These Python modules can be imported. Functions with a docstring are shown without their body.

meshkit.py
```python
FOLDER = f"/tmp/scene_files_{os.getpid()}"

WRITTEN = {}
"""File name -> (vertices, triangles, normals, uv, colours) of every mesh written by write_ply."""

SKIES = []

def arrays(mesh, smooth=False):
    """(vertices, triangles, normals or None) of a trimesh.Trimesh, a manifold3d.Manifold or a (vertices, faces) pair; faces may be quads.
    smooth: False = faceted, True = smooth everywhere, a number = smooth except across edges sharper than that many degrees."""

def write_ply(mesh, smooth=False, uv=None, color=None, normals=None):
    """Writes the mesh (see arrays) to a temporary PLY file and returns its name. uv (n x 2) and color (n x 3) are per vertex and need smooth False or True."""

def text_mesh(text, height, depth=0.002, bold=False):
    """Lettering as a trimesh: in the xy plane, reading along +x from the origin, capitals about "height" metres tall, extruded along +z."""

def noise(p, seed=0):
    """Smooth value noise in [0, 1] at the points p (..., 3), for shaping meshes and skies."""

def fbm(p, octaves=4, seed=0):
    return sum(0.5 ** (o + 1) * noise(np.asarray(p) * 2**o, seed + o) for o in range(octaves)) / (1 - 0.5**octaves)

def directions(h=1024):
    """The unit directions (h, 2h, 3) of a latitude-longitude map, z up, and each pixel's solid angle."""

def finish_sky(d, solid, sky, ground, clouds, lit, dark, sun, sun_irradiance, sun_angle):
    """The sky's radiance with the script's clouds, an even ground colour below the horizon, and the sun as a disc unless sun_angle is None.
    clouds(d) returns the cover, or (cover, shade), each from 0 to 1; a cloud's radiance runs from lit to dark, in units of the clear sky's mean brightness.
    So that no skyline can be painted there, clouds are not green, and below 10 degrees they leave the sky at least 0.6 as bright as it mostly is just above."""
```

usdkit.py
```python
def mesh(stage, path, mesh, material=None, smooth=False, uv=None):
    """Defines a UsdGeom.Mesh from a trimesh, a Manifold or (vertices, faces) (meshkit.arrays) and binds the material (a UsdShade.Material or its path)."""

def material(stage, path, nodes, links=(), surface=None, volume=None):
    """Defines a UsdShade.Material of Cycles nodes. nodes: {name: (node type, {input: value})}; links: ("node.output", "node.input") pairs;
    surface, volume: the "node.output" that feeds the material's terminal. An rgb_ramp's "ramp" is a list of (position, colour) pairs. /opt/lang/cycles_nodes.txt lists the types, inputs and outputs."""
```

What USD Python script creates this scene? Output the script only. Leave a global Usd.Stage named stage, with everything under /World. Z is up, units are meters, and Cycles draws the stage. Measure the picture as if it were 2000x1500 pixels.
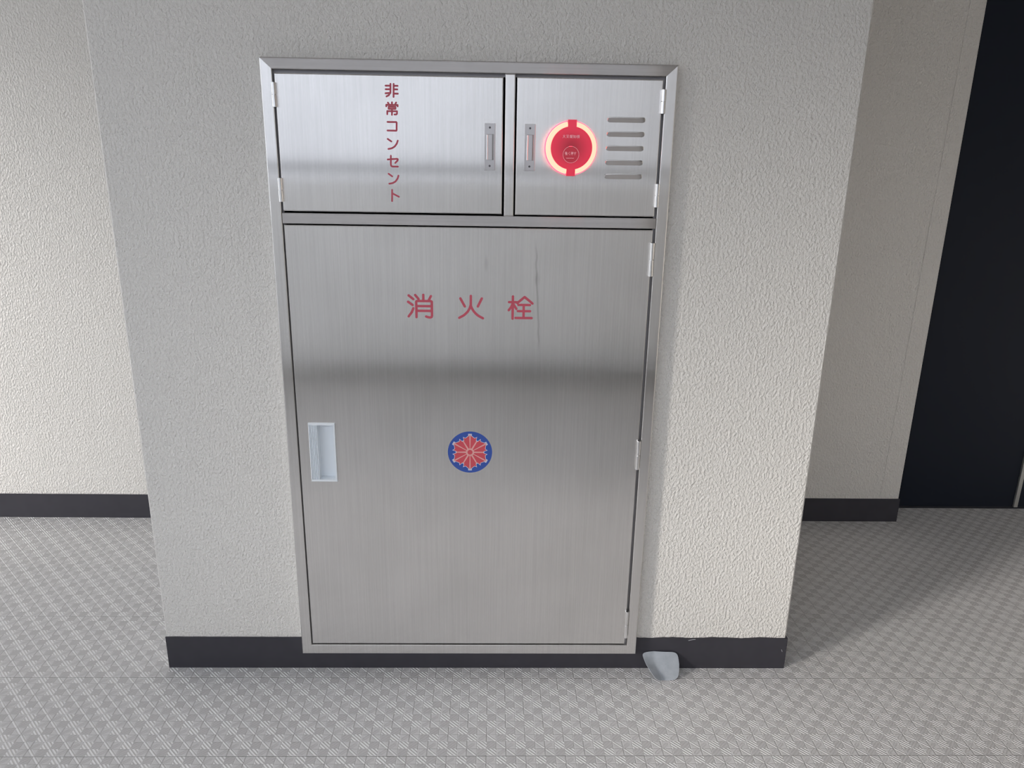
import math
import numpy as np
import trimesh
import manifold3d as m3
from shapely.geometry import Polygon, LineString, Point, box as sbox
from shapely.ops import unary_union
from shapely import affinity
from pxr import Usd, UsdGeom, UsdLux, UsdShade, Gf, Sdf
import usdkit

stage = Usd.Stage.CreateInMemory()
UsdGeom.SetStageUpAxis(stage, 'Z')
UsdGeom.SetStageMetersPerUnit(stage, 1.0)
UsdGeom.Xform.Define(stage, '/World')
UsdGeom.Scope.Define(stage, '/World/Looks')

# ---------------------------------------------------------------- camera, sky, exposure
EXPOSURE = 0.18
SKY = (0.92, 0.98, 1.08)
SKY_INTENSITY = 0.76
CAM = (0.05079, -1.60478, 1.21632)
PITCH, YAW, ROLL, F_PX = 0.29561, 0.02486, 0.0171, 1502.03
fw = np.array([math.sin(YAW) * math.cos(PITCH), math.cos(YAW) * math.cos(PITCH), -math.sin(PITCH)])
rt = np.array([math.cos(YAW), -math.sin(YAW), 0.0])
up = np.cross(rt, fw)
rt, up = math.cos(ROLL) * rt + math.sin(ROLL) * up, -math.sin(ROLL) * rt + math.cos(ROLL) * up
cam = UsdGeom.Camera.Define(stage, '/World/camera')
cam.CreateHorizontalApertureAttr(36.0)
cam.CreateVerticalApertureAttr(27.0)
cam.CreateFocalLengthAttr(36.0 * F_PX / 2000)
cam.CreateClippingRangeAttr(Gf.Vec2f(0.02, 500))
cam.CreateExposureAttr(EXPOSURE)
cam.AddTransformOp().Set(Gf.Matrix4d(*rt, 0, *up, 0, *(-fw), 0, *CAM, 1))

sky = UsdLux.DomeLight.Define(stage, '/World/sky')       # even overcast sky
sky.CreateIntensityAttr(SKY_INTENSITY)
sky.CreateColorAttr(Gf.Vec3f(*SKY))

SUN_ELEV, SUN_AZ, SUN_ANGLE, SUN_IRR = 15.0, 26.0, 14.0, 22.5     # low sun behind thin cloud, from the left
sun = UsdLux.DistantLight.Define(stage, '/World/sun')
sun.CreateAngleAttr(SUN_ANGLE)
sun.CreateIntensityAttr(SUN_IRR)
sun.CreateColorAttr(Gf.Vec3f(1.0, 0.95, 0.89))
ce, se = math.cos(math.radians(SUN_ELEV)), math.sin(math.radians(SUN_ELEV))
sz = np.array([-ce * math.cos(math.radians(SUN_AZ)), -ce * math.sin(math.radians(SUN_AZ)), se])
sx = np.cross([0, 0, 1], sz)
sx /= np.linalg.norm(sx)
sy = np.cross(sz, sx)
sun.AddTransformOp().Set(Gf.Matrix4d(*sx, 0, *sy, 0, *sz, 0, 0, 0, 0, 1))

# ---------------------------------------------------------------- object helpers
used = {}


def numbered(path):
    n = used.get(path, 0)
    used[path] = n + 1
    return path if n == 0 else '%s_%03d' % (path, n)


def data(prim, label=None, cat=None, group=None, kind=None):
    for k, v in (('label', label), ('category', cat), ('group', group), ('kind', kind)):
        if v:
            prim.SetCustomDataByKey(k, v)
    return prim


def obj(name, mesh, mat, parent=None, smooth=30, label=None, cat=None, kind=None):
    base = str(parent.GetPath()) if parent is not None else '/World'
    m = usdkit.mesh(stage, numbered(base + '/' + name), mesh, mat, smooth=smooth)
    return data(m.GetPrim(), label, cat, None, kind)


def thing(name, label, cat):
    return data(UsdGeom.Xform.Define(stage, numbered('/World/' + name)).GetPrim(), label, cat)


def struct(name, mesh, mat, label, smooth=30):
    return obj(name, mesh, mat, None, smooth, label, 'room surface', 'structure')


def join(*ms):
    return trimesh.util.concatenate([tm(m) for m in ms])


def tm(m):
    if hasattr(m, 'to_mesh'):
        k = m.to_mesh()
        return trimesh.Trimesh(k.vert_properties[:, :3], k.tri_verts, process=False)
    return m


def B(x0, x1, y0, y1, z0, z1):
    return m3.Manifold.cube([x1 - x0, y1 - y0, z1 - z0]).translate([x0, y0, z0])


def hull(pts):
    return m3.Manifold.hull_points(np.asarray(pts, float))


def plate(x0, x1, z0, z1, yb, yf, c):
    """A bent sheet panel: upright front (low y) edges rounded with radius about c, level edges chamfered."""
    p = [(x, yb, z) for x in (x0, x1) for z in (z0, z1)]
    for k in range(6):
        q = math.radians(18 * k)
        dx, dy = c * (1 - math.cos(q)), c * (1 - math.sin(q))
        for x in (x0 + dx, x1 - dx):
            p += [(x, yf + max(dy, 0.6 * c), z) for z in (z0, z1)]
            p += [(x, yf + dy, z) for z in (z0 + 0.7 * c, z1 - 0.7 * c)]
    return hull(p)


def flat(shape, yf, depth):
    """Shape drawn in (x, z), front at yf, thickness depth towards the wall."""
    out = []
    for g in getattr(shape, 'geoms', [shape]):
        e = trimesh.creation.extrude_polygon(g, depth, engine='earcut')
        v = e.vertices
        e = trimesh.Trimesh(np.c_[v[:, 0], yf + depth - v[:, 2], v[:, 1]], e.faces, process=False)
        out.append(e)
    r = trimesh.util.concatenate(out)
    if r.volume < 0:
        r.invert()
    return r


def cylz(x, y, z0, z1, r, n=20):
    return m3.Manifold.cylinder(z1 - z0, r, r, n).translate([x, y, z0])


def cyly(x, z, y0, y1, r, n=24, r1=None):
    """Cylinder along y from y0 (front) to y1 (back)."""
    return m3.Manifold.cylinder(y1 - y0, r1 if r1 else r, r, n).rotate([-90, 0, 0]).translate([x, y0, z])


# ---------------------------------------------------------------- materials
class G:
    """Small node graph writer."""

    def __init__(s):
        s.nodes, s.links, s.k = {}, [], 0

    def node(s, kind, **inp):
        s.k += 1
        n = 'n%d' % s.k
        const = {}
        for a, b in inp.items():
            if isinstance(b, E):
                s.links.append((b.o, n + '.' + a))
            else:
                const[a] = b
        s.nodes[n] = (kind, const)
        return n

    def m(s, op, a, b=None, c=None, clamp=False):
        d = {'math_type': op, 'value1': a}
        if b is not None:
            d['value2'] = b
        if c is not None:
            d['value3'] = c
        if clamp:
            d['use_clamp'] = True
        return E(s, s.node('math', **d) + '.value')

    def pos(s):
        return E(s, s.node('geometry') + '.position')

    def xyz(s, v):
        n = s.node('separate_xyz', vector=v)
        return [E(s, n + '.' + k) for k in 'xyz']

    def vec(s, x, y, z):
        return E(s, s.node('combine_xyz', x=x, y=y, z=z) + '.vector')

    def noise(s, v, scale, detail=2.0, rough=0.5):
        return E(s, s.node('noise_texture', vector=v, scale=scale, detail=detail, roughness=rough) + '.fac')

    def ramp(s, fac, stops):
        return E(s, s.node('rgb_ramp', fac=fac, ramp=stops) + '.color')

    def mixc(s, fac, a, b, mode='mix'):
        return E(s, s.node('mix_color', blend_type=mode, fac=fac, a=a, b=b) + '.result')

    def bump(s, h, dist, strength=1.0):
        return E(s, s.node('bump', height=h, distance=dist, strength=strength) + '.normal')

    def smooth(s, v, lo, hi):
        return E(s, s.node('map_range', range_type='smoothstep', value=v, from_min=lo, from_max=hi, clamp=True) + '.result')

    def out(s, name, **p):
        n = s.node('principled_bsdf', **p)
        return usdkit.material(stage, '/World/Looks/' + name, s.nodes, s.links, surface=n + '.BSDF')


class E:
    def __init__(s, g, o):
        s.g, s.o = g, o

    def __add__(s, b): return s.g.m('add', s, b)
    def __radd__(s, b): return s.g.m('add', b, s)
    def __sub__(s, b): return s.g.m('subtract', s, b)
    def __rsub__(s, b): return s.g.m('subtract', b, s)
    def __mul__(s, b): return s.g.m('multiply', s, b)
    def __rmul__(s, b): return s.g.m('multiply', s, b)
    def __truediv__(s, b): return s.g.m('divide', s, b)
    def floor(s): return s.g.m('floor', s)
    def fract(s): return s.g.m('fraction', s)
    def abs(s): return s.g.m('absolute', s)
    def mod(s, b): return s.g.m('floored_modulo', s, b)
    def lt(s, b): return s.g.m('less_than', s, b)
    def gt(s, b): return s.g.m('greater_than', s, b)


def plain(name, color, rough=0.5, metal=0.0, spec=0.5, emis=None, estr=0.0):
    g = G()
    p = dict(base_color=color, roughness=rough, metallic=metal, specular_ior_level=spec)
    if emis:
        p.update(emission_color=emis, emission_strength=estr)
    return g.out(name, **p)


def steel(name, tangent, spread=0.22, color=(0.84, 0.82, 0.80), grain='z', rough=0.09, stains=False):
    """Brushed steel: microscopic grooves tilt the surface across the grain."""
    g = G()
    P = g.pos()
    wn = g.node('white_noise_texture', dimensions='3D', vector=E(g, g.node('vector_math', math_type='scale', vector1=P, scale=7919.0) + '.vector'))
    sc = g.node('separate_color', color=E(g, wn + '.color'))
    t = (E(g, sc + '.r') + E(g, sc + '.g') + E(g, sc + '.b') - 1.5) * (2.0 * spread)
    tv = E(g, g.node('vector_math', math_type='scale', vector1=tangent, scale=t) + '.vector')
    nn = E(g, g.node('vector_math', math_type='add', vector1=E(g, g.node('geometry') + '.normal'), vector2=tv) + '.vector')
    nrm = E(g, g.node('vector_math', math_type='normalize', vector1=nn) + '.vector')
    x, y, z = g.xyz(P)
    s = (420.0, 60.0, 5.0) if grain == 'z' else (5.0, 60.0, 420.0)
    streak = g.noise(g.vec(x * s[0], y * s[1], z * s[2]), 1.0, 3.0, 0.6)
    cloud = g.noise(P, 6.0, 3.0)
    v = g.smooth(streak, 0.25, 0.75) * 0.09 + g.smooth(cloud, 0.3, 0.7) * 0.06 + 0.87
    if stains:
        # a thin dried run and two smudges on the lower door
        wob = (g.noise(g.vec(z * 14.0, 0.0, 0.0), 1.0, 2.0) - 0.5) * 0.012
        run = (1.0 - g.smooth((x - 0.143 + (z - 0.87) * 0.055 + wob).abs(), 0.0006, 0.0032)) * g.smooth(z, 0.80, 0.84) * (1.0 - g.smooth(z, 1.0, 1.05))
        sm1 = 1.0 - g.smooth(E(g, g.node('vector_math', math_type='length', vector1=g.vec((x - 0.138) * 2.2, 0.0, z - 0.962)) + '.value'), 0.002, 0.02)
        sm2 = 1.0 - g.smooth(E(g, g.node('vector_math', math_type='length', vector1=g.vec((x - 0.033) * 4.0, 0.0, z - 0.992)) + '.value'), 0.004, 0.022)
        v = v * (1.0 - run * 0.22 - sm1 * 0.12 - sm2 * 0.12)
    col = g.mixc(1.0, color, g.vec(v, v, v), 'multiply')
    fine = g.node('principled_bsdf', base_color=col, metallic=1.0, roughness=rough, normal=nrm)
    wide = g.node('principled_bsdf', base_color=col, metallic=1.0, roughness=0.36)
    m = g.node('mix_closure', fac=0.22)
    g.links += [(fine + '.BSDF', m + '.closure1'), (wide + '.BSDF', m + '.closure2')]
    return usdkit.material(stage, '/World/Looks/' + name, g.nodes, g.links, surface=m + '.closure')


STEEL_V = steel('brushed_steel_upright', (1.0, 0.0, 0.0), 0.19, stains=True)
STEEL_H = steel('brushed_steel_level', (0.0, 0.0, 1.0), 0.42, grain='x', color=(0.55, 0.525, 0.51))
STEEL_HINGE = plain('hinge_steel', (0.86, 0.85, 0.84), 0.24, 1.0)
STEEL_PLATE = plain('satin_plate_steel', (0.50, 0.48, 0.48), 0.36, 1.0)
STEEL_PRESS = plain('pressed_steel', (0.60, 0.58, 0.57), 0.25, 1.0)
DARK_STEEL = plain('cabinet_inside', (0.10, 0.095, 0.1), 0.6)
STOP = plain('stop_steel', (0.30, 0.29, 0.30), 0.5, 0.5)
SCREW = plain('screw_steel', (0.12, 0.115, 0.12), 0.4, 1.0)
HANDLE = plain('handle_grey_plastic', (0.80, 0.84, 0.88), 0.36)
RED_PRINT = plain('red_lettering', (0.55, 0.085, 0.125), 0.45)
BLUE = plain('emblem_blue', (0.035, 0.085, 0.36), 0.4)
EM_RED = plain('emblem_red', (0.60, 0.075, 0.10), 0.4)
EM_PINK = plain('emblem_pale_pink', (0.72, 0.36, 0.34), 0.4)
EM_WHITE = plain('emblem_pale', (0.55, 0.57, 0.68), 0.4)
NAVY = plain('navy_door_paint', (0.008, 0.012, 0.022), 0.5, 0.0, 0.2)
FRAME_DARK = plain('door_frame_dark', (0.02, 0.022, 0.03), 0.45, 0.0, 0.3)
ALU = plain('aluminium_edge', (0.45, 0.45, 0.43), 0.4, 0.6)


def stucco(name, color, scale=180.0, dist=0.0021):
    g = G()
    P = g.pos()
    x, y, z = g.xyz(P)
    q = g.vec(x, y, z * 0.75)
    n1 = g.noise(q, scale, 2.0, 0.5)
    h = g.smooth(n1, 0.30, 0.85)
    tone = g.noise(P, 2.2, 3.0)
    col = g.mixc(tone * 0.12, color, tuple(c * 0.86 for c in color))
    return g.out(name, base_color=col, roughness=0.34, specular_ior_level=0.5, normal=g.bump(h, dist))


WALL = stucco('stucco_paint', (0.79, 0.76, 0.715))
CEIL = stucco('ceiling_paint', (0.70, 0.69, 0.67))


def base_mat():
    g = G()
    P = g.pos()
    n = g.noise(P, 30.0, 3.0)
    return g.out('baseboard_vinyl', base_color=g.mixc(n, (0.036, 0.034, 0.043), (0.050, 0.048, 0.058)), roughness=0.42, specular_ior_level=0.4)


BASE = base_mat()


def floor_mat():
    g = G()
    P = g.pos()
    x, y, z = g.xyz(P)
    C = 0.0416
    u = (x + (0.0208 - 0.0018)) / C
    v = (y + (0.0208 + 0.1853)) / C
    iu, iv = u.floor(), v.floor()
    odd = (iu + iv).mod(2.0)                        # 0 star cell, 1 hatched cell
    a, b = u.fract() - 0.5, v.fract() - 0.5
    back = (a * b).lt(0.0)                          # quadrants whose lines run like a backslash
    c = (a + b) * back + (a - b) * (1.0 - back)
    wave = g.m('cosine', c * (2 * math.pi * 5.0)) * 0.5 + 0.5
    near = (1.0 - g.smooth(c.abs(), 0.10, 0.17)) * (1.0 - g.smooth(g.m('maximum', a.abs(), b.abs()), 0.36, 0.44) * (1.0 - back))
    band = odd + near * (1.0 - odd)
    vline = (1.0 - g.smooth(a.abs(), 0.02, 0.05)) * (1.0 - odd)
    hline = (1.0 - g.smooth(b.abs(), 0.015, 0.04)) * (1.0 - odd) * 0.4
    edge = 1.0 - g.smooth(g.m('minimum', 0.5 - a.abs(), 0.5 - b.abs()), 0.01, 0.04)
    seam_y = ((v / 6.0 - (4.0 / 6.0)).fract() - 0.5).abs()
    seam = g.smooth(seam_y, 0.4955, 0.499)
    ridges = wave * band
    h = ridges * (back * 0.6 + 0.4) + (1.0 - band) * 0.5 - vline * 0.6 - hline - edge * 0.3 - seam * 1.5
    lightline = ridges * back
    darkpart = band * (1.0 - back) * (1.0 - wave * 0.45)
    n = g.noise(P, 900.0, 2.0)
    n2 = g.noise(P, 3.0, 3.0)
    t = 0.46 + lightline * 0.55 - darkpart * (0.22 + odd * 0.10) - vline * 0.30 - hline * 0.4 - seam * 0.4 + (n - 0.5) * 0.22 + (n2 - 0.5) * 0.25
    col = g.ramp(t, [(0.0, (0.46, 0.447, 0.445)), (0.5, (0.665, 0.652, 0.65)), (1.0, (0.84, 0.828, 0.825))])
    return g.out('embossed_vinyl_floor', base_color=col, roughness=0.42, specular_ior_level=0.5, normal=g.bump(h, 0.0007))


FLOOR = floor_mat()


def paper_mat():
    g = G()
    P = g.pos()
    n = g.noise(P, 40.0, 4.0, 0.6)
    return g.out('grey_tape', base_color=g.ramp(n, [(0.3, (0.36, 0.39, 0.43)), (0.7, (0.46, 0.49, 0.53))]), roughness=0.5)


TAPE = paper_mat()
def frost_mat():
    g = G()
    d = g.node('diffuse_bsdf', color=(0.90, 0.91, 0.92))
    t = g.node('translucent_bsdf', color=(0.60, 0.605, 0.61))
    m = g.node('mix_closure', fac=0.6)
    g.links += [(d + '.BSDF', m + '.closure1'), (t + '.BSDF', m + '.closure2')]
    return usdkit.material(stage, '/World/Looks/frosted_glass', g.nodes, g.links, surface=m + '.closure')


FROST = frost_mat()
CURB = plain('curb_grey', (0.22, 0.215, 0.22), 0.6)
FACADE = plain('grey_facade', (0.42, 0.42, 0.43), 0.8)
EARTH = plain('outside_ground', (0.22, 0.22, 0.21), 0.9)

# ---------------------------------------------------------------- the setting
XL, XR = -0.72984, 0.77233              # pillar edges
YL, YR = 0.7895, 0.7923                 # recessed walls left and right of the pillar
YF = -2.45                              # inner face of the opposite side of the corridor
XW, XO, ZL = -4.8, 0.85, 2.30                               # the open parapet runs from here to the left
X0, X1, H = -5.5, 3.2, 2.45
YE = -1.15                               # the left end is open from here to the wall
HB = 0.0856                             # baseboard height
XD = 1.4534                             # corner where the door recess begins
YD = 0.8925                             # face of the door

struct('floor', B(X0, X1, YF - 0.02, 1.3, -0.12, 0.0), FLOOR, 'grey embossed vinyl corridor floor with a small star and hatch pattern', False)
struct('ceiling', B(X0, X1, YF - 0.35, 1.3, H, H + 0.15), CEIL, 'plain painted corridor ceiling', False)

c = 0.004
foot = m3.CrossSection([np.array([(XL + c, 0), (XR - c, 0), (XR, c), (XR, 1.25), (XL, 1.25), (XL, c)])])
pillar = m3.Manifold.extrude(foot, H) - B(-0.388, 0.388, -0.1, 0.22, 0.067, 1.366)
struct('wall_center', pillar, WALL, 'cream stucco pillar face that holds the steel cabinet')
struct('wall_left', B(X0, XL, YL, YL + 0.2, 0, H), WALL, 'bright cream stucco wall set back left of the pillar', False)
foot = m3.CrossSection([np.array([(XR, YR), (XD - c, YR), (XD, YR + c), (XD, 1.25), (XR, 1.25)])])
struct('wall_right', m3.Manifold.extrude(foot, H), WALL, 'shaded cream stucco wall set back right of the pillar beside the dark door')
struct('wall_end_right', B(X1 - 0.15, X1, YF, 1.25, 0, H), WALL, 'cream end wall of the corridor on the right', False)
struct('wall_opposite', B(XO, X1 - 0.15, YF - 0.2, YF, 0, H), WALL, 'cream wall opposite the cabinet', False)
struct('wall_end_left', join(B(X0, X0 + 0.15, YF, YE, 0, H), B(X0, XW, YF - 0.2, YF, 0, H)), WALL, 'cream wall at the far left corner of the corridor', False)
struct('wall_lintel', B(XW, XO, YF - 0.2, YF, ZL, H), WALL, 'cream beam above the open side of the corridor', False)
bal = thing('balustrade', 'corridor balustrade of frosted glass panels with a dark handrail opposite the cabinet', 'balustrade')
obj('handrail', hull([(x, YF - 0.05 + dy, 1.115 + dz) for x in (XW, XO) for dy in (-0.03, 0.03) for dz in (-0.022, 0.02)]), FRAME_DARK, bal)
NP = 6
pw = (XO - XW) / NP
for k in range(NP):
    obj('glass_panel', B(XW + k * pw + 0.012, XW + (k + 1) * pw - 0.012, YF - 0.055, YF - 0.045, 0.10, 1.05), FROST, bal)
    obj('post', B(XW + k * pw - 0.01, XW + k * pw + 0.01, YF - 0.07, YF - 0.03, 0.0, 1.095), ALU, bal)
obj('curb', B(XW, XO, YF - 0.10, YF, 0.0, 0.085), CURB, bal)


def board(name, pieces, label):
    return struct(name, join(*pieces), BASE, label)


# baseboard of the pillar, cut away under the cabinet frame, with its slightly ragged upper edge
rs = np.random.default_rng(4)
xs = np.r_[np.linspace(0.402, XR + 0.003, 34)]
top = [(x, HB + 0.0012 * math.sin(x * 55) + rs.uniform(-0.0006, 0.0007)) for x in xs]
xs2 = np.linspace(XL, -0.402, 14)
topl = [(x, HB + rs.uniform(-0.0002, 0.0002)) for x in xs2]
prof = Polygon([(XL, 0), (XR + 0.003, 0)] + top[::-1] + [(0.402, 0.0548), (-0.402, 0.0548)] + topl[::-1])
bc = board('baseboard_center', [flat(prof, -0.003, 0.003), B(XR, XR + 0.003, 0, YR, 0, HB)],
           'black vinyl baseboard of the pillar running under the steel cabinet')
CHIP = plain('pale_scuff', (0.34, 0.34, 0.36), 0.6)


def chip(x0, z0, x1, z1, w):
    obj('scuff', flat(LineString([(x0, z0), ((x0 + x1) / 2, (z0 + z1) / 2 + w * 0.5), (x1, z1)]).buffer(w).simplify(w * 0.2), -0.0034, 0.0005), CHIP, bc)


chip(0.532, 0.0795, 0.548, 0.0825, 0.0009)
chip(0.763, 0.054, 0.7655, 0.048, 0.0007)
chip(-0.164, 0.0505, -0.1605, 0.050, 0.0009)
chip(-0.0265, 0.0495, -0.0225, 0.0492, 0.0009)
board('baseboard_left', [B(X0 + 0.15, XL, YL - 0.003, YL, 0, HB)], 'black vinyl baseboard of the bright wall left of the pillar')
board('baseboard_right', [B(XR + 0.003, XD + 0.003, YR - 0.003, YR, 0, HB), B(XD, XD + 0.003, YR, YD - 0.004, 0, HB)],
      'black vinyl baseboard of the shaded wall right of the pillar')
board('baseboard_opposite', [B(XO, X1 - 0.15, YF, YF + 0.004, 0, 0.12)], 'black vinyl baseboard along the opposite side of the corridor')
# faint upright seam in the paint near the door recess
struct('trim_1', hull([(x + dx, y, z) for x, z in ((1.388, HB + 0.01), (1.412, 2.4)) for dx in (-0.0012, 0.0012) for y in (YR, YR - 0.0012)]), WALL,
       'faint upright paint ridge on the shaded wall near the dark door')

# navy door in the recess on the right
d1 = data(UsdGeom.Xform.Define(stage, '/World/door_1').GetPrim(), 'dark navy metal door in the recess right of the pillar', 'door', None, 'structure')
obj('door_frame', join(B(XD + 0.004, XD + 0.045, YD - 0.012, 1.2, 0, 2.2), B(XD + 0.004, 3.04, YD - 0.012, 1.2, 2.16, 2.2), B(XD + 0.045, 3.0, YD + 0.005, 1.2, 0, 0.008),
                       B(3.0, 3.04, YD - 0.012, 1.2, 0, 2.2)), FRAME_DARK, d1)
obj('leaf', plate(XD + 0.048, 1.932, 0.01, 2.156, YD + 0.04, YD, 0.002), NAVY, d1)
obj('edge_strip', plate(1.9335, 1.9475, 0.01, 2.156, YD + 0.03, YD - 0.006, 0.0015), ALU, d1, label='pale aluminium strip at the edge of the dark leaf')
obj('leaf', plate(1.949, 2.998, 0.01, 2.156, YD + 0.04, YD, 0.002), NAVY, d1)
obj('leaf_handle', join(cyly(2.02, 1.0, YD - 0.045, YD, 0.008), plate(2.0, 2.13, 0.99, 1.012, YD - 0.042, YD - 0.056, 0.003)), ALU, d1)
struct('wall_recess', join(B(XD, X1 - 0.15, YD + 0.05, 1.25, 2.2, H), B(3.04, X1 - 0.15, YD - 0.05, 1.25, 0, H)), WALL, 'cream wall around the dark door in the recess', False)
struct('ground_outside', B(-120, 120, -120, -3.2, -9.2, -9.0), EARTH, 'grey ground far below outside the open corridor', False)

struct('wall_across', B(-60, 40, -24, -20, -9.0, 6.5), FACADE, 'pale building wall across the way', False)

# ---------------------------------------------------------------- the hydrant cabinet
PR = -0.025
W, ZT, ZB = 0.4, 1.3771, 0.0553
IX, IT, IB = 0.3765, 1.3556, 0.0810
cab = thing('hydrant_cabinet', 'recessed brushed stainless steel fire hydrant cabinet with one large door and two small doors above', 'hydrant cabinet')
obj('body', join(B(-0.387, -0.378, -0.001, 0.2, 0.068, 1.365), B(0.378, 0.387, -0.001, 0.2, 0.068, 1.365), B(-0.378, 0.378, -0.001, 0.2, 0.068, 0.0795),
                 B(-0.378, 0.378, -0.001, 0.2, 1.357, 1.365), B(-0.378, 0.378, 0.19, 0.2, 0.0795, 1.357)), DARK_STEEL, cab, label='dark inside box seen through the door gaps')
obj('stop_frame', join(B(-0.3779, -0.3741, -0.0125, -0.0015, 0.0796, 1.3569), B(0.3723, 0.3779, -0.0125, -0.0015, 0.0796, 1.3569), B(-0.3741, 0.3723, -0.0125, -0.0015, 0.0796, 0.0841), B(-0.3741, 0.3723, -0.0125, -0.0015, 1.3502, 1.3569)), STOP, cab, label='grey steel stop behind the door edges')
out_c = {'tl': (-W, ZT), 'tr': (W, ZT), 'br': (W, ZB), 'bl': (-W, ZB)}
in_c = {'tl': (-IX, IT), 'tr': (IX, IT), 'br': (IX, IB), 'bl': (-IX, IB)}


def strip(k0, k1):
    arc = [(1 - math.cos(math.radians(18 * k)), 1 - math.sin(math.radians(18 * k))) for k in range(6)]
    pr = [(0, 0.0)] + [(u * 0.0036 / 0.0235, PR + 0.0036 * v) for u, v in arc] + [(1 - u * 0.0026 / 0.0235, PR + 0.0026 * v) for u, v in arc[::-1]] + [(1, 0.0)]
    rings = []
    for k in (k0, k1):
        o, i = np.array(out_c[k]), np.array(in_c[k])
        q = [o + (i - o) * t for t, y in pr]
        rings.append([(a[0], y, a[1]) for a, (t, y) in zip(q, pr)])
    return hull(rings[0] + rings[1])


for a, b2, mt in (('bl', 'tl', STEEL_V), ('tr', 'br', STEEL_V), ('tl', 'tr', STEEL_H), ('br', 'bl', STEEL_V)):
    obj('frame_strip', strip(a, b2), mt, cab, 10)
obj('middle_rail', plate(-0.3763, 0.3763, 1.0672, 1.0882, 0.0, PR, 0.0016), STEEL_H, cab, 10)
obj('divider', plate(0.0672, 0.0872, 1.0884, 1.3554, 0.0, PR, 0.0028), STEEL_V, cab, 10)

CUP_Z = (1.1962, 1.2447)


def pocket(x0, x1, z0, z1, d):
    return B(x0, x1, PR - 0.01, PR + d, z0, z1)


# upper left door
PLX = 0.0281
d = obj('door', plate(-0.3733, 0.0638, 1.0920, 1.3492, -0.003, PR, 0.0028) - pocket(PLX + 0.0042, PLX + 0.0182, *CUP_Z, 0.014), STEEL_V, cab, 10,
        label='wide upper left door with red upright lettering')
# upper right door
PRX = 0.1066
e = obj('door', plate(0.0898, 0.3722, 1.0912, 1.3500, -0.003, PR, 0.0028) - pocket(PRX + 0.0042, PRX + 0.0182, *CUP_Z, 0.014), STEEL_V, cab, 10,
        label='small upper right door with louvres and the round red lamp')
# large lower door
HX0, HX1, HZ0, HZ1 = -0.3510, -0.2934, 0.5052, 0.6428
f = obj('door', plate(-0.3740, 0.3715, 0.0843, 1.0645, -0.003, PR, 0.0022) - pocket(HX0 + 0.004, HX1 - 0.004, HZ0 + 0.004, HZ1 - 0.004, 0.0205), STEEL_V, cab, 10,
        label='large lower door with three red characters and a round emblem')


def hinge(parent, x, z0, z1):
    zm, r, y = (z0 + z1) / 2, 0.0046, PR - 0.0034
    parts = []
    for p, q in ((z0, zm - 0.0004), (zm + 0.0004, z1)):
        parts.append(cylz(x, y, p + 0.0005, q - 0.0005, r))
        parts.append(cylz(x, y, p, q, r - 0.0006))
    obj('hinge', join(*parts, cylz(x, y, z0, z1, r * 0.5), B(x - 0.0008, x + 0.0008, y, -0.004, z0, z1)), STEEL_HINGE, parent, 40)


for z0, z1 in ((1.2876, 1.3321), (1.1100, 1.1558)):
    hinge(d, -0.3745, z0, z1)
    hinge(e, 0.3738, z0 + 0.0004, z1)
for z0, z1 in ((0.9712, 1.0392), (0.5403, 0.6081), (0.1052, 0.1769)):
    hinge(f, 0.3715, z0, z1)


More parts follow.
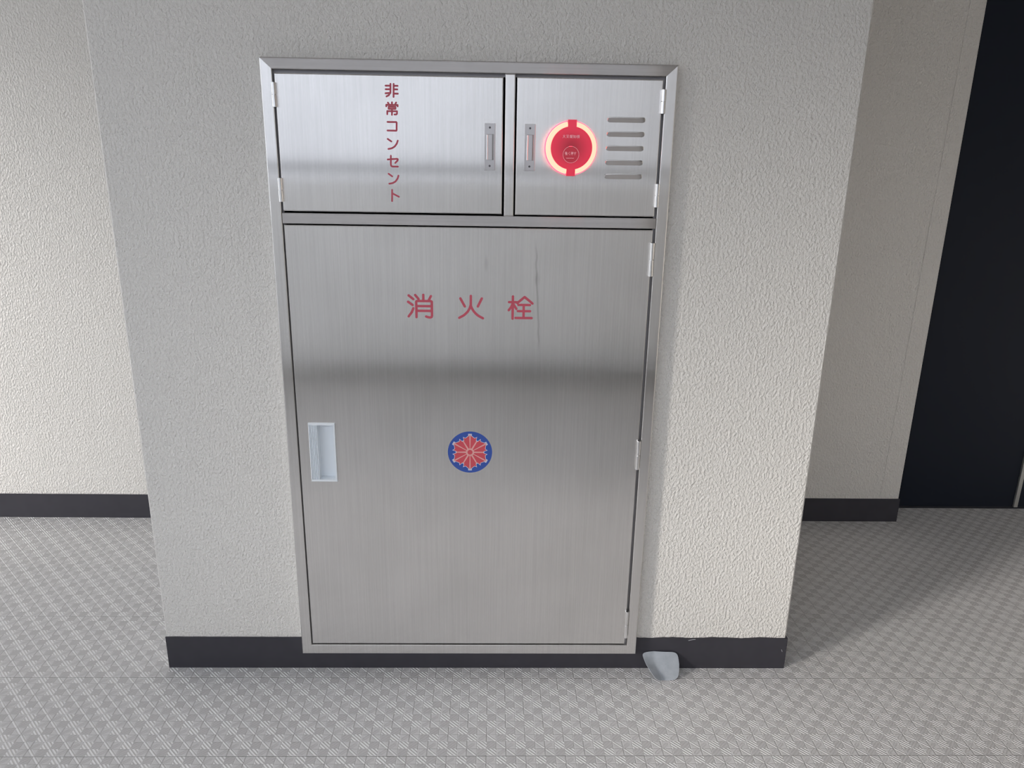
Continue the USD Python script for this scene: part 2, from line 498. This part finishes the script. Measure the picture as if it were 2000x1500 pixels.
def pull(parent, x):
    z0, z1 = 1.1765, 1.2648
    y0, yf = PR, PR - 0.0018
    body = plate(x, x + 0.0208, z0, z1, y0, yf, 0.0006) - B(x + 0.0044, x + 0.0180, yf - 0.01, y0 + 0.01, *CUP_Z)
    for sz in (1.1851, 1.2570):
        body = body - cyly(x + 0.0104, sz, yf - 0.001, yf + 0.0009, 0.0021)
    obj('pull_plate', body, STEEL_PLATE, parent)
    # spring paddle: flat face with a rounded left edge
    px0, px1 = x + 0.0046, x + 0.0150
    pts = []
    for zz in (CUP_Z[0] + 0.0006, CUP_Z[1] - 0.0006):
        pts += [(px0, y0 + 0.010, zz), (px0, yf + 0.0022, zz), (px0 + 0.0006, yf + 0.0008, zz), (px0 + 0.0018, yf, zz), (px0 + 0.0024, yf - 0.0002, zz), (px1, yf - 0.0002, zz), (px1, y0 + 0.010, zz)]
    obj('latch_paddle', hull(pts), STEEL_PLATE, parent)
    obj('paddle_lip', cylz(px0 + 0.0009, yf + 0.0006, CUP_Z[0] + 0.0008, CUP_Z[1] - 0.0008, 0.0016), STEEL_HINGE, parent, 40)
    sx = x + 0.0152
    obj('finger_scoop', hull([(q, y, zz) for zz in (CUP_Z[0] + 0.0004, CUP_Z[1] - 0.0004) for q, y in ((sx, yf + 0.0030), (x + 0.0179, yf + 0.0003), (x + 0.0179, y0 + 0.010), (sx, y0 + 0.010))]), STEEL_HINGE, parent)
    for sz in (1.1851, 1.2570):
        s = cyly(x + 0.0104, sz, yf + 0.0002, yf + 0.0012, 0.00205) - B(x + 0.0084, x + 0.0124, yf - 0.001, yf + 0.0006, sz - 0.0003, sz + 0.0003)
        obj('screw', s, SCREW, parent)


pull(d, PLX)
pull(e, PRX)


def louvre(xc, zc, L=0.0745, Hh=0.0104, D=0.0048):
    """Pressed hood: swells towards its upper edge, which is open above."""
    nu, nv = 40, 12
    r = Hh / 2
    vs = np.r_[np.linspace(-1, 0.92, nv - 1), 1.0]
    P = []
    for v in vs:
        half = L / 2 - r + r * math.sqrt(max(0, 1 - v * v))
        for k in range(nu + 1):
            t = -1 + 2 * k / nu
            xx = half * math.sin(t * math.pi / 2)
            end = math.sqrt(max(0, 1 - (abs(xx) / (L / 2)) ** 8))
            hgt = D * end * (min(1.0, (v + 1) / 1.75) if v < 0.9 else 0.85) if abs(v) < 0.999 else 0.0
            P.append((xc + xx, PR - hgt, zc + v * r))
    P = np.array(P)
    F = []
    for j in range(nv - 1):
        for k in range(nu):
            i = j * (nu + 1) + k
            F += [(i, i + 1, i + nu + 2), (i, i + nu + 2, i + nu + 1)]
    return trimesh.Trimesh(P, F, process=False)


for zc in (1.2757, 1.2490, 1.2225, 1.1955, 1.1690):
    obj('louvre', louvre(0.3044, zc), STEEL_PRESS, e, 50)


# --- lettering: round ended strokes
def strokes(lines, w, f):
    return unary_union([LineString([f(*p) for p in l]).buffer(w / 2, quad_segs=6) for l in lines]).simplify(w * 0.02)


def closed(*pts):
    return list(pts) + [pts[0]]


def char(parent, lines, w, fn, yf, mat, name='character', t=0.0003):
    obj(name, flat(strokes(lines, w, fn), yf - t, t), mat, parent, False)


def fh(a, b):
    return (-0.1294 + (a - 310) * 0.0001917, 0.9279 - (b - 190) * 0.0001895)


SHOU = [[(322, 208), (372, 248)], [(315, 278), (363, 313)], [(370, 350), (352, 395), (318, 440)], [(393, 203), (428, 245)], [(480, 200), (480, 262)], [(562, 213), (540, 255)],
        [(403, 448), (403, 278), (406, 271), (412, 268), (560, 268), (568, 271), (571, 278), (571, 430), (567, 444), (555, 450), (538, 450), (508, 440)], [(406, 325), (568, 325)], [(406, 377), (568, 377)]]
KA = [[(880, 234), (928, 322)], [(1112, 232), (1070, 320)], [(993, 205), (993, 305), (980, 345), (960, 380), (920, 420), (868, 450)], [(993, 315), (1006, 345), (1022, 372), (1050, 405), (1080, 428), (1125, 452)]]
SEN = [[(1408, 268), (1490, 268)], [(1449, 205), (1449, 452)], [(1447, 283), (1432, 322), (1406, 358)], [(1453, 288), (1470, 315), (1488, 343)], [(1497, 278), (1540, 240), (1575, 210), (1620, 245), (1662, 281)],
       [(1510, 298), (1635, 298)], [(1505, 367), (1638, 367)], [(1482, 444), (1657, 444)], [(1568, 298), (1568, 444)]]
for s in (SHOU, KA, SEN):
    char(f, s, 0.0051, fh, PR, RED_PRINT)

ZV = [(125, 1.3342), (280, 1.3089), (325, 1.3010), (475, 1.2763), (535, 1.2657), (655, 1.2457), (720, 1.2342), (850, 1.2122), (905, 1.2023), (1040, 1.1792), (1100, 1.1683), (1225, 1.1466), (1275, 1.1375), (1415, 1.1127)]


def fv(a, b):
    return (-0.1631 - 0.0059 * (b - 200) / 1145 + (a - 120) * 0.0001725, float(np.interp(b, *zip(*ZV))))


HI = [[(180, 132), (180, 222), (162, 256), (137, 270)], [(215, 132), (215, 274)], [(126, 152), (180, 152)], [(128, 191), (180, 191)], [(126, 236), (180, 231)], [(215, 152), (258, 152)], [(215, 191), (255, 191)], [(215, 238), (262, 238)]]
JOU = [[(197, 332), (197, 358)], [(152, 336), (165, 356)], [(243, 333), (232, 354)], [(134, 376), (134, 360), (260, 360), (260, 374)], closed((160, 381), (235, 381), (235, 403), (160, 403)),
       [(197, 403), (197, 469)], [(145, 463), (145, 429), (253, 429), (253, 456), (244, 465), (226, 465)]]
KO = [[(148, 545), (244, 545), (250, 551), (250, 634), (246, 640), (148, 640)]]
N1 = [[(150, 730), (190, 756)], [(263, 747), (252, 780), (228, 812), (196, 832), (158, 840)]]
SE = [[(185, 912), (185, 1008), (190, 1024), (204, 1030), (265, 1030)], [(150, 953), (254, 944), (264, 948), (262, 962), (235, 990)]]
N2 = [[(160, 1108), (200, 1135)], [(272, 1127), (262, 1160), (238, 1192), (206, 1210), (168, 1217)]]
TO = [[(200, 1283), (200, 1405)], [(205, 1322), (278, 1357)]]
for s in (HI, JOU, KO, N1, SE, N2, TO):
    char(d, s, 0.0034, fv, PR, RED_PRINT)

# --- pull handle of the large door
wall_t = 0.0045
rx0, rx1, rz0, rz1 = -0.3325, -0.3010, 0.5100, 0.6378
rim = plate(HX0, HX1, HZ0, HZ1, PR + 0.0200, PR - 0.003, 0.0012)
rim = rim - hull([(x, y, z) for y, m in ((PR - 0.004, 0.0), (PR + 0.0172, -0.0006)) for x in (rx0 - m, rx1 + m + (0.004 if y < PR else 0)) for z in (rz0 - m, rz1 + m)])
rim = rim - B(HX0 + 0.0022, rx0 - 0.0012, PR - 0.01, PR - 0.0002, rz0, rz1)
rim = rim ^ B(HX0, HX1, -0.2, PR + 0.0195, HZ0, HZ1)
obj('pull_handle', rim, HANDLE, f, label='pale grey recessed pull with a ribbed left grip')
for k in range(4):
    xk = HX0 + 0.0044 + k * 0.0036
    obj('grip_rib', hull([(xk + s * 0.0011, PR - 0.0002, z) for s in (-1, 1) for z in (rz0, rz1)] + [(xk + s * 0.0005, PR - 0.0028, z) for s in (-1, 1) for z in (rz0, rz1)]), HANDLE, f)

# --- emblem
EX, EZ = 0.0, 0.5770


def pol(r, deg):
    return (EX + r * math.sin(math.radians(deg)), EZ + r * math.cos(math.radians(deg)))


disc = Point(EX, EZ).buffer(0.0487, quad_segs=24)
fl = []
for k in range(6):
    for r, a in ((0.0290, -30), (0.0318, -26.5), (0.0392, -23.5), (0.0352, -17), (0.0375, -9), (0.0405, -3), (0.0405, 3), (0.0375, 9), (0.0352, 17), (0.0392, 23.5), (0.0318, 26.5)):
        fl.append(pol(r, 60 * k + a))
flower = Polygon(fl).buffer(0)
inner = flower.buffer(-0.0012)
sp, heads = [], []
for k in range(6):
    for ang, r0, r1, w0, w1, hw, hl in ((60 * k, 0.009, 0.041, 0.0007, 0.0017, 0.0036, 0.0030), (60 * k + 30, 0.006, 0.0300, 0.0019, 0.0012, 0.0024, 0.0018)):
        q = math.radians(ang)
        px, pz = math.cos(q), -math.sin(q)
        a0, a1 = pol(r0, ang), pol(r1, ang)
        sp.append(Polygon([(a0[0] + px * w0, a0[1] + pz * w0), (a1[0] + px * w1, a1[1] + pz * w1), (a1[0] - px * w1, a1[1] - pz * w1), (a0[0] - px * w0, a0[1] - pz * w0)]))
        heads.append(affinity.rotate(sbox(pol(r1, ang)[0] - hw, pol(r1, ang)[1] - hl * 0.6, pol(r1, ang)[0] + hw, pol(r1, ang)[1] + hl * 0.6).buffer(0.0005), -ang, origin=pol(r1, ang)))
hub = Point(EX, EZ).buffer(0.0092)
dot = Point(EX, EZ).buffer(0.0055)
obj('emblem_disc', flat(disc, PR - 0.0003, 0.0003), BLUE, f, False, label='blue ground of the round emblem')
obj('emblem_outline', flat(unary_union([flower] + heads), PR - 0.0005, 0.0002), EM_WHITE, f, False, label='pale outline of the emblem flower')
obj('emblem_flower', flat(inner.difference(unary_union(sp + [hub])), PR - 0.0006, 0.0001), EM_RED, f, False, label='red six-pointed flower of the emblem')
obj('emblem_spokes', flat(unary_union(sp + [hub]).difference(dot), PR - 0.0006, 0.0001), EM_PINK, f, False, label='pale pink spokes of the emblem')
obj('emblem_hub', flat(dot, PR - 0.0006, 0.0001), EM_RED, f, False, label='red centre dot of the emblem')

# ---------------------------------------------------------------- the alarm lamp on the upper right door
LX, LZ = 0.1975, 1.2213
RING = plain('lamp_ring_glow', (0.7, 0.06, 0.05), 0.4, emis=(1.0, 0.235, 0.16), estr=2.9)
SIDE = plain('lamp_side_red', (0.7, 0.02, 0.04), 0.25, emis=(1.0, 0.06, 0.10), estr=3.2)


def face_mat():
    g = G()
    x, y, z = g.xyz(g.pos())
    r = E(g, g.node('vector_math', math_type='length', vector1=g.vec(x - LX, 0.0, z - LZ)) + '.value')
    k = g.smooth(r, 0.0, 0.042) * 0.32 + 0.10
    return g.out('lamp_face_red', base_color=(0.42, 0.015, 0.03), roughness=0.3, emission_color=(1.0, 0.035, 0.10), emission_strength=k)


FACE = face_mat()
BUTTON = plain('lamp_button_red', (0.30, 0.012, 0.022), 0.25, emis=(1.0, 0.04, 0.09), estr=0.22)
PALE = plain('lamp_pale_print', (0.75, 0.35, 0.38), 0.5, emis=(1.0, 0.4, 0.45), estr=0.16)
YT = PR - 0.018
lamp = thing('fire_alarm_lamp', 'round red fire alarm push button with a glowing ring on the small upper right door', 'alarm lamp')


def revolve(profile, a0, a1, n):
    """profile: closed (r, y) loop swept round the lamp's axis from a0 to a1 degrees (clockwise from the top)."""
    P, F, m = [], [], len(profile)
    for i in range(n + 1):
        t = math.radians(a0 + (a1 - a0) * i / n)
        for r, y in profile:
            P.append((LX + r * math.sin(t), y, LZ + r * math.cos(t)))
    for i in range(n):
        for j in range(m):
            a, b = i * m + j, i * m + (j + 1) % m
            F += [(a, b, b + m), (a, b + m, a + m)]
    for base, flip in ((0, 1), (n * m, 0)):
        for j in range(1, m - 1):
            t = (base, base + j, base + j + 1)
            F.append(t[::-1] if flip else t)
    q = trimesh.Trimesh(P, F, process=False)
    if q.volume < 0:
        q.invert()
    return q


TA = math.degrees(math.asin(0.0086 / 0.0455))
obj('base', revolve([(0.0, PR), (0.0, PR - 0.004), (0.0512, PR - 0.004), (0.0518, PR)], 0, 360, 64), SIDE, lamp, label='red translucent base rim')
ringp = [(0.0405, PR - 0.004), (0.0405, YT + 0.001), (0.0420, YT - 0.0004), (0.0450, YT - 0.0004), (0.0478, YT + 0.0014), (0.0492, YT + 0.0045), (0.0496, PR - 0.004)]
obj('light_ring', revolve(ringp, TA, 180 - TA, 40), RING, lamp, 50, label='glowing right half ring')
obj('light_ring', revolve(ringp, 180 + TA, 360 - TA, 40), RING, lamp, 50, label='glowing left half ring')
fc = Point(LX, LZ).buffer(0.0402, quad_segs=24).union(sbox(LX - 0.0084, LZ - 0.0525, LX + 0.0084, LZ + 0.0525)).difference(Point(0.1967, 1.2091).buffer(0.0158))
obj('face_plate', flat(fc, YT - 0.0016, 0.012), FACE, lamp)
obj('push_button', flat(Point(0.1967, 1.2091).buffer(0.0150, quad_segs=16), YT - 0.0008, 0.010), BUTTON, lamp, label='darker red round push button')
rr = Point(0.1967, 1.2091).buffer(0.0158, quad_segs=20).difference(Point(0.1967, 1.2091).buffer(0.0150, quad_segs=20)).difference(Polygon([(0.1967, 1.2091), (0.1915, 1.2281), (0.2007, 1.2291)]))
obj('button_rim', flat(rr, YT - 0.0022, 0.010), PALE, lamp, label='pale open rim round the push button')

T = {
    '火': [[(.18, .2), (.28, .42)], [(.85, .18), (.7, .42)], [(.5, .03), (.5, .42), (.35, .7), (.05, .95)], [(.5, .42), (.65, .7), (.95, .95)]],
    '災': [[(.2, .03), (.12, .18), (.22, .36)], [(.5, .03), (.42, .18), (.52, .36)], [(.8, .03), (.72, .18), (.82, .36)], [(.5, .45), (.5, .65), (.15, .95)], [(.5, .65), (.88, .95)], [(.25, .55), (.32, .7)], [(.78, .52), (.68, .7)]],
    '報': [[(.05, .2), (.45, .2)], [(.25, .05), (.25, .95)], [(.03, .38), (.47, .38)], [(.05, .58), (.46, .58)], [(.05, .75), (.46, .75)], [(.58, .95), (.58, .1), (.92, .1), (.92, .32), (.75, .35)], [(.6, .48), (.9, .48), (.65, .95)], [(.65, .55), (.95, .95)]],
    '知': [[(.15, .05), (.05, .3)], [(.12, .22), (.45, .22)], [(.03, .5), (.5, .5)], [(.27, .22), (.27, .5), (.05, .95)], [(.3, .62), (.46, .9)], closed((.6, .25), (.93, .25), (.93, .85), (.6, .85))],
    '機': [[(.03, .3), (.35, .3)], [(.19, .05), (.19, .95)], [(.19, .35), (.05, .65)], [(.5, .08), (.43, .22), (.52, .3)], [(.88, .08), (.8, .22), (.92, .3)], [(.68, .05), (.72, .6), (.95, .95)], [(.38, .5), (.97, .5)], [(.5, .5), (.48, .75), (.36, .95)], [(.88, .6), (.6, .9)]],
    '強': [[(.05, .12), (.33, .12), (.33, .35), (.08, .35), (.06, .58), (.34, .58), (.32, .9), (.2, .92)], [(.65, .05), (.5, .28), (.9, .26)], closed((.48, .42), (.92, .42), (.92, .64), (.48, .64)), [(.7, .33), (.7, .88)], [(.42, .9), (.9, .86)], [(.85, .75), (.97, .95)]],
    'く': [[(.7, .08), (.3, .48), (.72, .92)]],
    '押': [[(.02, .28), (.36, .28)], [(.2, .05), (.2, .88), (.1, .92)], [(.02, .62), (.36, .52)], closed((.47, .12), (.93, .12), (.93, .6), (.47, .6)), [(.47, .36), (.93, .36)], [(.7, .12), (.7, .97)]],
    'す': [[(.05, .25), (.95, .25)], [(.58, .05), (.58, .55), (.45, .66), (.34, .56), (.42, .42), (.56, .48), (.58, .7), (.4, .95)]],
}


def row(text, x0, x1, z1, hgt, w, yf, step=None):
    n = len(text)
    adv = (x1 - x0) / n
    size = adv * 0.86
    for k, ch in enumerate(text):
        char(lamp, T[ch], w, lambda a, b, k=k: (x0 + adv * (k + 0.07) + a * size, z1 - b * hgt), yf, PALE, 'character', 0.0002)


row('火災報知機', 0.1788, 0.2130, 1.2460, 0.0064, 0.00075, YT - 0.0016)
row('強く押す', 0.1845, 0.2075, 1.2146, 0.0066, 0.0008, YT - 0.0008)
mk = [[(0.1878, 1.2028), (0.1896, 1.2018), (0.1914, 1.2028), (0.1930, 1.2018), (0.1948, 1.2028), (0.1966, 1.2020), (0.1984, 1.2028), (0.2002, 1.2020), (0.2026, 1.2026)]]
obj('small_mark', flat(strokes(mk, 0.0009, lambda a, b: (a, b)), YT - 0.0010, 0.0002), PALE, lamp, False, label='tiny pale mark under the button wording')

# ---------------------------------------------------------------- grey piece leaning on the baseboard
def tape():
    n = 26
    P, F = [], []
    for j in range(n + 1):
        for i in range(n + 1):
            a, b = -1 + 2 * i / n, -1 + 2 * j / n
            # square to rounded square
            r = max(abs(a), abs(b))
            if r > 0:
                k = (abs(a) ** 5 + abs(b) ** 5) ** (1 / 5)
                a, b = a * r / k, b * r / k
            wide = 0.0455 if b > 0 else 0.0455 - 0.006 * -b
            x = 0.4615 + a * wide + (0.003 if a > 0 else 0.004) * (1 - b) * 0.5
            if a < 0:
                x += 0.008 * (1 - b) * 0.5
            s = (1 - b) / 2                                   # 0 at the top, 1 at the floor
            y = -0.0045 - 0.046 * s ** 1.35
            z = 0.0482 * (1 - s) ** 0.95 + 0.0014
            curl = max(0.0, (-a - 0.45 + 0.25 * (s - 0.3)) / 0.8) * s
            y -= 0.020 * curl
            z += 0.020 * curl * (1 - s * 0.3)
            x += 0.010 * curl
            sag = 0.0025 * math.sin(a * 2.2 + 0.6) * (1 - s)
            P.append((x, y - abs(sag), z))
    P = np.array(P)
    for j in range(n):
        for i in range(n):
            q = j * (n + 1) + i
            F += [(q, q + 1, q + n + 2), (q, q + n + 2, q + n + 1)]
    top = trimesh.Trimesh(P, F, process=False)
    nn = top.vertex_normals
    if nn[:, 1].mean() > 0:
        nn, F = -nn, [t[::-1] for t in F]
    P2 = P - nn * 0.0009
    m = len(P)
    ring = list(range(n)) + [j * (n + 1) + n for j in range(n)] + [n * (n + 1) + i for i in range(n, 0, -1)] + [j * (n + 1) for j in range(n, 0, -1)]
    FF = list(F) + [tuple(k + m for k in t[::-1]) for t in F]
    for k in range(len(ring)):
        a, b = ring[k], ring[(k + 1) % len(ring)]
        FF += [(a, b, b + m), (a, b + m, a + m)]
    q = trimesh.Trimesh(np.vstack([P, P2]), FF, process=False)
    q.fix_normals()
    return q


obj('tape_piece', tape(), TAPE, None, 50, 'small grey rounded square of tape leaning on the black baseboard right of the cabinet', 'piece of tape')
